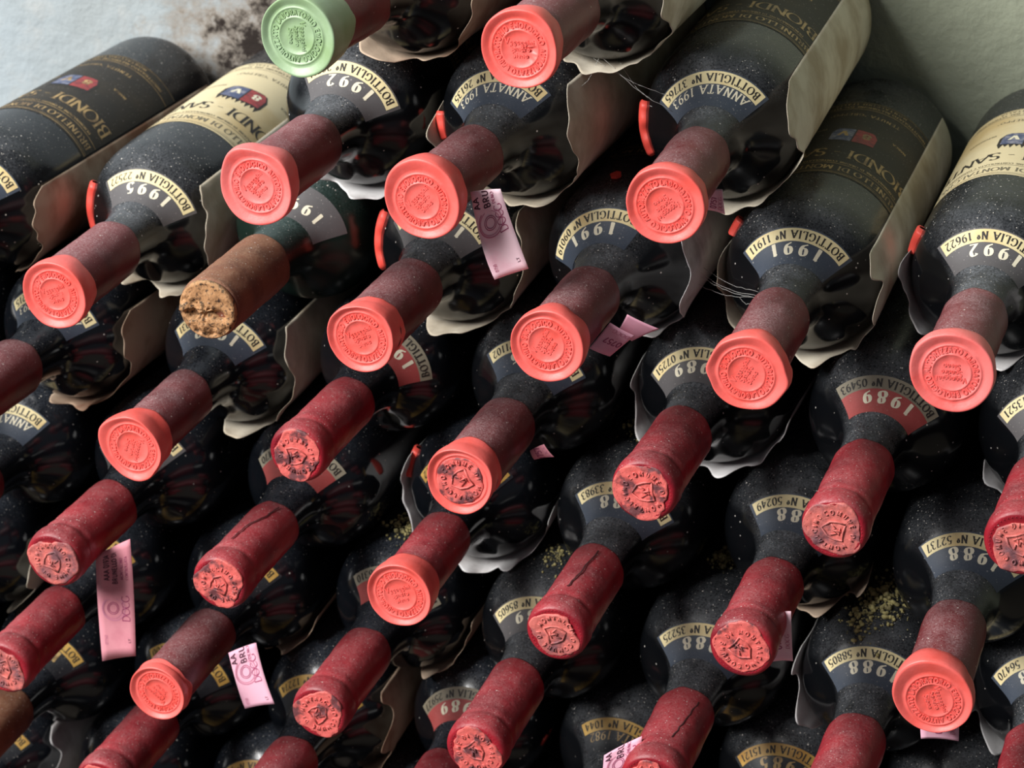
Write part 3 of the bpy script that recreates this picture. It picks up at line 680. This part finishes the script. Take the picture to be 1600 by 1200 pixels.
# ------------------------------------------------------------------ where each bottle lies: mouth (x, y, z) mm, axis slope (x, z), capsule width mm
POS = {
'1a':(144.0,-9.8,145.9,0.0495,-0.0221,30.0),'1b':(238.4,2.6,142.7,0.0102,-0.0033,30.0),'2a':(114.2,-1.5,73.3,0.0165,-0.0050,29.0),
'2b':(193.9,-3.2,74.8,0.0306,-0.0038,27.8),'2c':(298.0,11.2,76.4,-0.0415,-0.0042,28.7),'3a':(-2.0,11.3,5.1,-0.0130,-0.0031,29.7),
'3b':(78.0,10.5,5.7,-0.0003,-0.0097,30.0),'3c':(159.7,-0.5,5.1,0.0077,0.0021,29.2),'3d':(246.6,2.2,9.5,-0.0009,-0.0061,28.7),
'3e':(335.2,4.7,5.3,-0.0133,0.0112,28.5),'3f':(421.0,13.8,11.4,-0.0152,-0.0145,28.6),'4z':(-56.5,-6.6,-54.9,0.0271,-0.0229,30.0),
'4a':(36.7,0.5,-65.1,-0.0031,0.0067,27.0),'4b':(119.5,6.5,-61.5,0.0083,-0.0042,26.9),'4c':(203.6,-0.2,-60.4,0.0103,0.0003,28.5),
'4d':(287.5,7.5,-58.7,0.0127,-0.0032,28.9),'4e':(375.0,1.0,-62.5,-0.0025,0.0122,28.0),'4f':(453.9,2.7,-59.3,0.0062,-0.0062,29.0),
'5a':(-10.2,-6.0,-128.9,0.0127,0.0001,28.4),'5b':(77.9,-3.0,-130.5,0.0067,0.0029,27.3),'5c':(167.2,6.1,-128.3,-0.0081,-0.0008,27.2),
'5d':(247.9,-3.6,-131.2,0.0053,0.0147,27.6),'5e':(333.6,2.1,-128.8,-0.0052,0.0031,28.5),'5f':(422.2,-9.0,-133.1,-0.0296,0.0201,29.0),
'6a':(-47.8,-4.4,-196.8,-0.0001,0.0015,28.0),'6b':(38.2,-3.1,-197.6,-0.0064,0.0082,27.0),'6c':(124.7,-2.3,-195.2,-0.0079,-0.0002,27.3),
'6d':(207.4,-8.6,-198.0,-0.0011,0.0121,28.3),'6e':(294.1,-10.4,-199.1,-0.0152,0.0136,28.4),'6f':(376.9,-9.0,-200.2,-0.0129,0.0153,29.0),
'3z':(-95.4,0.0,11.6,0.0141,-0.0197,29.0),'4y':(-132.1,0.0,-60.5,0.0044,-0.0044,29.0),'5z':(-89.6,0.0,-128.1,0.0011,-0.0026,28.0),
'6z':(-128.8,0.0,-196.6,-0.0013,0.0004,28.0),'6g':(458.2,7.2,-200.5,-0.0095,0.0143,29.0),'7a':(-88.0,-3.4,-264.3,-0.0004,0.0031,28.0),
'7y':(-171.0,0.0,-264.0,0.0,0.0020,28.0),'7b':(-4.2,2.5,-263.0,-0.0011,0.0026,28.0),'7c':(81.3,-7.3,-264.3,-0.0050,0.0100,28.0),'7d':(160.1,2.2,-264.1,0.0149,0.0064,28.0),
'7e':(242.8,-2.0,-266.2,0.0175,0.0111,28.4),'7f':(329.4,-0.7,-267.4,0.0071,0.0140,28.4),'7g':(416.3,0.0,-267.0,-0.0060,0.0120,28.4),
'8z':(-129.0,0.0,-330.8,0.0010,0.0017,28.0),'8a':(-45.2,0.0,-329.7,-0.0002,0.0019,28.0),'8b':(37.9,0.0,-329.0,0.0008,0.0033,28.0),
'8c':(120.9,0.0,-331.4,0.0013,0.0103,28.0),'8d':(201.8,0.0,-332.0,0.0094,0.0087,28.0),'8e':(286.4,0.0,-332.0,0.0074,0.0075,28.0),'8f':(373.1,0.0,-332.1,-0.0013,0.0072,28.0),
}
STRIPS = {
'2b':[((209.1,14.8,73.2),(223.1,14.8,75.8)),((212.3,16.8,48.9),(227.0,16.8,59.2)),((217.1,18.8,31.3),(233.2,18.8,38.1))],
'2c':[((307.0,51.2,69.2),(312.4,51.2,70.2)),((303.5,53.2,59.5),(313.0,53.2,58.0))],
'3d':[((253.6,39,-6.2),(263.6,39,7.4)),((262.6,41,-10.1),(274.5,41,1.2))],
'5a':[((-0.7,19.0,-137.6),(19.5,19.0,-125.4)),((-2.7,19.0,-160.3),(18.1,19.0,-157.2)),((-4.3,19.0,-198.7),(15.3,19.0,-192.6))],
'6b':[((60.9,31.9,-190.8),(76.8,31.9,-182.4)),((65.2,29.4,-207.3),(81.0,29.4,-199.1)),((69.9,26.9,-218.9),(86.6,26.9,-213.4))],
'5e':[((335.9,30.1,-126.0),(349.6,30.1,-122.2)),((340.5,30.1,-150.2),(350.7,30.1,-148.2))],
'5f':[((414.3,3.0,-146.1),(431.9,3.0,-143.1)),((415.3,3.0,-162.1),(432.0,3.0,-160.5))],
'6e':[((266.9,4.6,-198.0),(285.6,4.6,-184.2)),((265.2,4.6,-219.6),(284.1,4.6,-216.1))],
'4c':[((219.4,49.8,-66.7),(226.5,49.8,-62.5)),((221.4,49.8,-71.1),(231.3,49.8,-68.5))],
}
FOLD = {'3d':[((266.4,44,2.5),(270.2,44,10.0)),((270.8,48,-4.6),(283.8,48,2.7))]}
PINK = {'5a': 'pink_deep', '6b': 'pink_mid', '3d': 'pink_mid', '5f': 'pink_mid', '6e': 'pink_mid', '4c': 'pink_deep'}
LONG = {'2b', '5a', '6b', '6e'}
# shoulder label: style, year, number, roll
SH = {
'1a':('slate','1990',' 18204',90),'1b':('charcoal','1992',' 20417',88),'2a':('charcoal','1992',' 20511',75),'2b':('annata','ANNATA 1993',' 26135',99),'2c':('annata','ANNATA 1993',' 37765',95),
'3a':('charcoal','1995',' 22522',76),'3b':('charcoal','1991',None,70),'3c':('charcoal','1990',' 14430',85),'3d':('slate','1991',' 09019',117),'3e':('slate','1991',' 11911',91),'3f':('charcoal','1992',' 19622',83),
'4z':('annata','ANNATA 1993',' 30215',83),'4a':('slate','1992',' 11031',86),'4b':('red','1989',' 06114',57),'4c':('slate','1986',' 21102',83),'4d':('charcoal','1989',' 07251',97),'4e':('red','1989',' 05493',80),'4f':('charcoal','1982',' 13521',95),
'5a':('charcoal','1988',' 41206',95),'5b':('red','1989',' 04470',88),'5c':('clear','1988',' 41172',97),'5d':('slate','1988',' 33983',81),'5e':('slate','1988',' 50249',76),'5f':('slate','1988',' 52737',82),
'6a':('clear','1988',' 38120',85),'6b':('clear','1988',' 38544',93),'6c':('red','1989',' 06310',79),'6d':('charcoal','1989',' 85605',91),'6e':('slate','1988',' 35225',85),'6f':('slate','1988',' 58805',87),'6g':('slate','1988',' 56470',97),
'5z':('annata','ANNATA 1993',' 31870',101),'7a':('clear','1987',' 26610',83),'7b':('gold','1988',' 31100',75),'7c':('gold','1982',' 12274',87),'7d':('red','1989',' 25927',97),'7e':('clear','ANNATA 1982',' 1044',76),'7f':('gold','1985',' 15121',87),
'8z':('gold','1988',' 30040',93),'8b':('gold','1982',' 12208',100),'3z':('slate','1995',' 22410',84),
}
# wax seals: seed, radius, lump, start angle of the writing, keyword extras
WAX = {
'1b':dict(R0=17.2,lump=.03,start=-120,chip=(4.5,-1.0,4.0)),'2a':dict(R0=17.6,lump=.03,start=-75,peaks=((120,2.6,26),(40,1.0,20)),mat='wax_pink'),
'2b':dict(R0=17.8,lump=.03,start=-75,peaks=((85,1.4,30),),off=(-.8,-1.2)),'2c':dict(R0=17.4,lump=.025,start=100,off=(-.3,-.8)),
'3a':dict(R0=16.8,lump=.025,start=-100,q=.97),'3c':dict(R0=16.2,lump=.03,start=-95,off=(-.5,-.2)),'3d':dict(R0=17.0,lump=.015,start=-60,off=(-.9,.2)),
'3e':dict(R0=17.2,lump=.03,start=-60,peaks=((75,1.6,22),(-10,1.6,14),(178,1.5,14)),off=(-.3,-.6)),'3f':dict(R0=18.0,lump=.02,start=60,mat='wax_pink',off=(-.2,-.4)),
'4a':dict(R0=16.0,lump=.05,start=130,peaks=((150,1.6,22),(-70,1.6,24))),'5c':dict(R0=16.2,lump=.02,start=-100,q=1.0),'5f':dict(R0=17.6,lump=.03,start=170,peaks=((110,1.6,40),),off=(.2,-1.6)),
'1a':dict(R0=17.6,lump=.015,start=150,mat='wax_green',skirt=24,off=(-1.2,0)),'6b':dict(R0=14.6,lump=.03,start=20,q=.92,skirt=7),
}
DISC = {'4b':(13.0,'disc',140,.10),'4c':(11.6,'disc',-20,.06),'4d':(13.2,'disc',-40,.10),'4e':(13.0,'disc_pale',-60,.09),'4f':(11.6,'disc_pale',60,.12),'5a':(12.8,'disc_pale',200,.12),'5b':(13.0,'disc',200,.09),
        '5d':(11.4,'disc_pale',150,.10),'5e':(12.6,'disc',90,.08),'6a':(12.0,'disc_pale',60,.12),'6c':(13.0,'disc',170,.10),'6d':(12.6,'disc',80,.10)}
CRIM = {'4b','4d','4e','4f','5a','5b','5d','5e','6a','6c','6d','6e','6f','6g','7b','7c','7d','7e','7f','7g','5c','8z','8a','8b','8c','8d','8e','8f','6z'}
PAP = {  # wrapper: from angle, to angle, front edge t, material, flare
'1a':(0,-130,98,'paper_brown',2.2),'1b':(44,-125,84,'paper',1.6),'2a':(-50,-130,106,'paper_white',2.2),'2b':(38,-190,86,'paper',1.6),'2c':(37,-125,90,'paper',1.8),
'3z':(20,-80,90,'paper_brown',1.4),'3a':(36,-125,88,'paper',1.6),'3c':(32,-115,104,'paper',1.6),'3d':(36,-80,88,'paper_white',1.6),'3e':(31,-192,90,'paper',1.8),'3f':(20,-192,98,'paper_white',1.8),
'4z':(22,-110,104,'paper_brown',1.6),'4a':(32,-104,97,'paper',1.6),'4d':(-14,-195,102,'paper_white',2.0),'5c':(-6,-208,104,'paper_white',2.0),'6z':(14,-70,97,'paper',1.0),
'6c':(-6,-80,104,'paper_brown',1.2),'6f':(-130,-196,100,'paper_white',1.8),'6g':(-120,-196,100,'paper_white',1.8),'7c':(32,-70,97,'paper_brown',1.6),'8z':(36,-60,98,'paper_white',2.0),'5e':(-30,-100,108,'paper_brown',1.4),'6b':(-20,-90,108,'paper_brown',1.4),'4f':(-90,-150,104,'paper_white',1.6),
}
RED = {'3a':(154,196,106,113),'2c':(166,208,108,115),'3c':(150,200,106,113),'2b':(176,198,108,113),'3f':(152,172,118,127),'3e':(146,160,119,126),'5c':(150,176,112,120),'7e':(196,214,122,138)}
MAINL = {'1a':(False,90),'1b':(False,92),'2a':(False,80),'2b':(False,96),'2c':(False,95),'3z':(False,84),'3a':(True,73),'3b':(False,80),'3c':(False,85),'3d':(False,100),'3e':(False,83),'3f':(True,89)}

LABELS = {
'1a':'dark wine bottle capped with pale green sealing wax',
'1b':'topmost wine bottle whose coral wax seal has a chipped hole in it',
'2a':'wine bottle labelled 1992 just under the green-waxed one, pale coral seal',
'2b':'wine bottle labelled ANNATA 1993 with a long pale pink tax strip below its seal',
'2c':'wine bottle labelled ANNATA 1993 numbered 37765 with a big torn cream wrapper',
'3z':'leftmost wine bottle by the wall, black label, its neck out of view',
'3a':'wine bottle with a cream front label and the year 1995',
'3b':'green glass wine bottle with a brown capsule and crumbling cork',
'3c':'wine bottle behind the long pink tax strip, red wax strip on its left side',
'3d':'wine bottle labelled 1991 numbered 09019 with a folded pink strip beside its neck',
'3e':'wine bottle labelled 1991 numbered 11911 with a black front label',
'3f':'rightmost wine bottle by the greenish wall, its cream front label cut by the edge',
'4z':'wine bottle at the left edge with a plain dark red capsule and brown wrapper',
'4a':'wine bottle directly under the brown-capped one, labelled 1992, coral seal',
'4b':'wine bottle with a crumbling blackened coral disc and a red shoulder label',
'4c':'wine bottle labelled 1986 whose dusty capsule ends in a crested wax seal',
'4d':'wine bottle labelled 1989 numbered 07251 with a worn crest disc on its capsule',
'4e':'wine bottle with a brick red shoulder label reading 1989 numbered 05493',
'4f':'wine bottle at the right edge labelled 1982 with a broken crimson capsule',
'5a':'wine bottle from which a long pink tax strip hangs down at the lower left',
'5b':'wine bottle with a split crimson capsule, directly right of the long hanging strip',
'5c':'wine bottle with a round coral wax seal in the middle of the lower rows',
'5d':'wine bottle labelled 1988 numbered 33983 with a long crack along its crimson capsule',
'5e':'wine bottle labelled 1988 numbered 50249 with a dented coral disc and pink strip',
'5f':'wine bottle labelled 1988 numbered 52737 with the lowest coral wax seal at right',
'6a':'wine bottle whose crimson capsule end is cut by the left edge, second row up',
'6b':'wine bottle with a small coral wax disc, short pink strip beside its neck',
'6c':'wine bottle with a crimson capsule below the round coral seal of the lower rows',
'6d':'wine bottle labelled 1989 numbered 85605 with a crimson capsule near the bottom edge',
'6e':'wine bottle labelled 1988 numbered 35225, pink strip left of its crimson capsule',
'6f':'wine bottle labelled 1988 numbered 58805 at the bottom edge of the stack',
'6g':'wine bottle in the lower right corner with the number ending 6470',
'5z':'wine bottle at the left edge above the white crescent of paper, neck out of view',
'6z':'wine bottle mostly out of view left of the crimson capsule with the long pink strip',
'4y':'wine bottle out of view at the far left, under the leftmost black-label bottle',
'7y':'wine bottle out of view left of the brown capsule at the lower left',
'7a':'wine bottle with a brown capsule at the lower left edge',
'7b':'wine bottle below the small coral wax disc near the bottom left',
'7c':'wine bottle with a gold shoulder band beside pale brown paper at the bottom edge',
'7d':'wine bottle with a red and grey 1989 label numbered 25927 at the bottom edge',
'7e':'wine bottle labelled ANNATA 1982 with a gold band at the bottom edge',
'7f':'wine bottle with the gold band numbered 15121 at the bottom edge',
'7g':'wine bottle under the lowest coral wax seal at right, mostly out of view',
'8z':'wine bottle with white crumpled paper in the lower left corner',
'8a':'bottom row wine bottle under the brown capsule at the lower left',
'8b':'bottom row wine bottle with a gold band left of the gold-banded one with brown paper',
'8c':'bottom row wine bottle under the red and grey 1989 label numbered 25927',
'8d':'bottom row wine bottle under the gold-banded ANNATA 1982 one',
'8e':'bottom row wine bottle under the gold band numbered 15121',
'8f':'bottom row wine bottle under the 1988 one numbered 58805',
}

ROOTS = {}
def build(k, n):
    x, y, z, ax, az, wd = POS[k]
    a = Vector((ax, math.sqrt(1 - ax * ax - az * az), az)); ex = (Vector((1, 0, 0)) - a * ax).normalized(); ez = ex.cross(a)
    mtx = Matrix((ex, a, ez)).transposed().to_4x4(); mtx.translation = (Vector((x, y, z)) + a * LEN) * MM + Vector((0, 0, ZO))
    root = bpy.data.objects.new('wine_bottle', None); COL.objects.link(root); root.empty_display_size = .03; root.matrix_world = mtx
    root['label'] = LABELS[k]; root['category'] = 'wine bottle'; root['group'] = 'wine bottles in the stack'
    ROOTS[k] = root; inv = mtx.inverted()
    part('glass', GLASS['glass_green' if k == '3b' else 'glass_clean' if k in CLEAN else 'glass'], root)
    waxed = k in WAX
    mt = 'capsule_brown' if k in ('3b', '7a') else ('capsule_old' if k in CRIM else 'capsule')
    cap = part('capsule', CAPS['new' if waxed or k in ('4z', '3z', '4c', '3b') else 'old', mt, n % 3 + 1], root, {'capsule': 'dark red foil capsule', 'capsule_old': 'crimson foil capsule', 'capsule_brown': 'faded brown capsule'}[mt])
    f = wd / 28.4; cap.scale = (f, 1, f)
    if waxed:
        kw = dict(WAX[k]); mat = M[kw.pop('mat', 'wax')]; b, l = wax_mesh(n * 7 + 3, mat, **kw)
        s = part('wax_seal', b, root, 'pale green wax seal' if k == '1a' else 'coral red wax seal'); part('embossed_lettering', l, s)
    elif k == '3b':
        part('broken_cork', cork_mesh(5, M['cork']), root, 'crumbling mouldy cork')
    elif k in DISC:
        r0, dm, st, torn = DISC[k]
        if k == '4c':
            b, l = wax_mesh(41, M['wax'], R0=16.2, lump=.04, start=0, q=1.0); bpy.data.meshes.remove(l)
            s = part('wax_seal', b, root, 'coral wax rim round a crest'); part('stamped_disc', disc_mesh(n, M[dm], r0, st, .55, torn), s)
        else: part('stamped_disc', disc_mesh(n, M[dm], r0, st, -.15, torn), cap, 'worn coral disc stamped with a crest')
    elif k[0] in '67' and k not in ('6z', '7a', '7y'):
        part('stamped_disc', disc_mesh(n, M['disc'], 12, 40, -.15, .1), cap)
    if k in SH:
        st, yr, nu, ro = SH[k]; shoulder_label(root, st, yr, nu, ro)
    if k in MAINL: main_label(root, *MAINL[k])
    if k in PAP:
        a0, a1, tf, pm, fl = PAP[k]; wrapper(root, n * 5 + 1, a0, a1, tf, M[pm], fl)
    if k in RED: red_strip(root, *RED[k], seed=n)
    if k in STRIPS: tax_strip(root, inv, STRIPS[k], n, k in LONG, PINK.get(k, 'pink'))
    if k in FOLD: tax_strip(root, inv, FOLD[k], n, None, 'pink_mid')
    return root

for n, k in enumerate(POS): build(k, n)

seam(ROOTS['5b'], [(20, 96), (34, 92), (46, 74), (61, 66)], 1)
seam(ROOTS['5d'], [(19, 92), (36, 84), (60, 78)], 2)
seam(ROOTS['6e'], [(20, 70), (40, 60), (58, 52)], 3)
blobs(ROOTS['6e'], [(149, 92, 6, 5)], 1, 170, .25, 1.5, M['mould'])
blobs(ROOTS['6f'], [(114, 102, 6, 7), (122, 86, 9, 9), (136, 96, 8, 8)], 2, 150, .25, 1.6, M['mould'])
blobs(ROOTS['6c'], [(122, 86, 6, 6), (132, 98, 6, 6)], 3, 90, .25, 1.4, M['mould'])
blobs(ROOTS['6d'], [(124, 88, 6, 6)], 4, 90, .25, 1.2, M['mould'])
blobs(ROOTS['5d'], [(146, 96, 8, 8)], 5, 90, .25, 1.2, M['mould'])

# a chip of red wax lying on one bottle
cb = MB(); pr = ROOTS['3d'].matrix_world
chipv = [(115.5, 99), (118.5, 101), (121.5, 97.5), (120.8, 94), (117.4, 92.5), (115.0, 95)]
top = [pr @ Vector(surf(math.radians(th), s_of_t(t), 1.4)) for t, th in chipv]; bot = [pr @ Vector(surf(math.radians(th), s_of_t(t), .1)) for t, th in chipv]
org = sum(bot, Vector()) / 6
cb.add([tuple(p - org) for p in top + bot], [(5, 4, 3, 2, 1, 0), (6, 7, 8, 9, 10, 11)] + [(i, (i + 1) % 6, 6 + (i + 1) % 6, 6 + i) for i in range(6)])
co = bpy.data.objects.new('wax_chip', cb.mesh('wax_chip', M['redstrip'], False)); COL.objects.link(co); co.location = org
co['label'] = 'small chip of red wax lying on the 1991 bottle numbered 09019'; co['category'] = 'wax chip'

# fine cobweb strands between neighbouring bottles
def cobweb(ends, label, seed):
    r = random.Random(seed); mb = MB(); pts0 = None
    W = lambda k, t, th, off: ROOTS[k].matrix_world @ Vector(surf(math.radians(th), s_of_t(t), off))
    org = W(*ends[0][0], .3)
    for a, b in ends:
        A, B = W(*a, .2), W(*b, .2); n = 14; L = []
        for i in range(n + 1):
            u = i / n; p = A.lerp(B, u); p.z -= .0025 * math.sin(math.pi * u); L.append(p + Vector((r.uniform(-1, 1), r.uniform(-1, 1), r.uniform(-1, 1))) * .00025)
        v = []
        for p in L:
            for q in range(3): v.append(tuple(p - org + Vector((math.cos(q * 2.094), 0, math.sin(q * 2.094))) * .00011))
        mb.add(v, [(i * 3 + q, (i + 1) * 3 + q, (i + 1) * 3 + (q + 1) % 3, i * 3 + (q + 1) % 3) for i in range(n) for q in range(3)])
    o = bpy.data.objects.new('cobweb', mb.mesh('cobweb', M['web'])); COL.objects.link(o); o.location = org
    o['label'] = label; o['category'] = 'cobweb'
cobweb([(('1b', 108, -96), ('2c', 96, 140)), (('1b', 108, -88), ('2c', 92, 150)), (('1b', 112, -80), ('2c', 104, 160)), (('1b', 108, -92), ('2b', 110, 30)), (('2c', 104, 165), ('2c', 88, 120))], 'thin cobweb strands left of the ANNATA 1993 bottle numbered 37765', 3)
cobweb([(('3d', 112, -8), ('3e', 76, 170)), (('3d', 116, -4), ('3e', 80, 165)), (('3e', 98, 196), ('3e', 76, 176)), (('3d', 110, -14), ('3e', 90, 190)), (('3d', 112, -6), ('3e', 84, 180))], 'thin cobweb strands left of the 1991 bottle numbered 11911', 4)
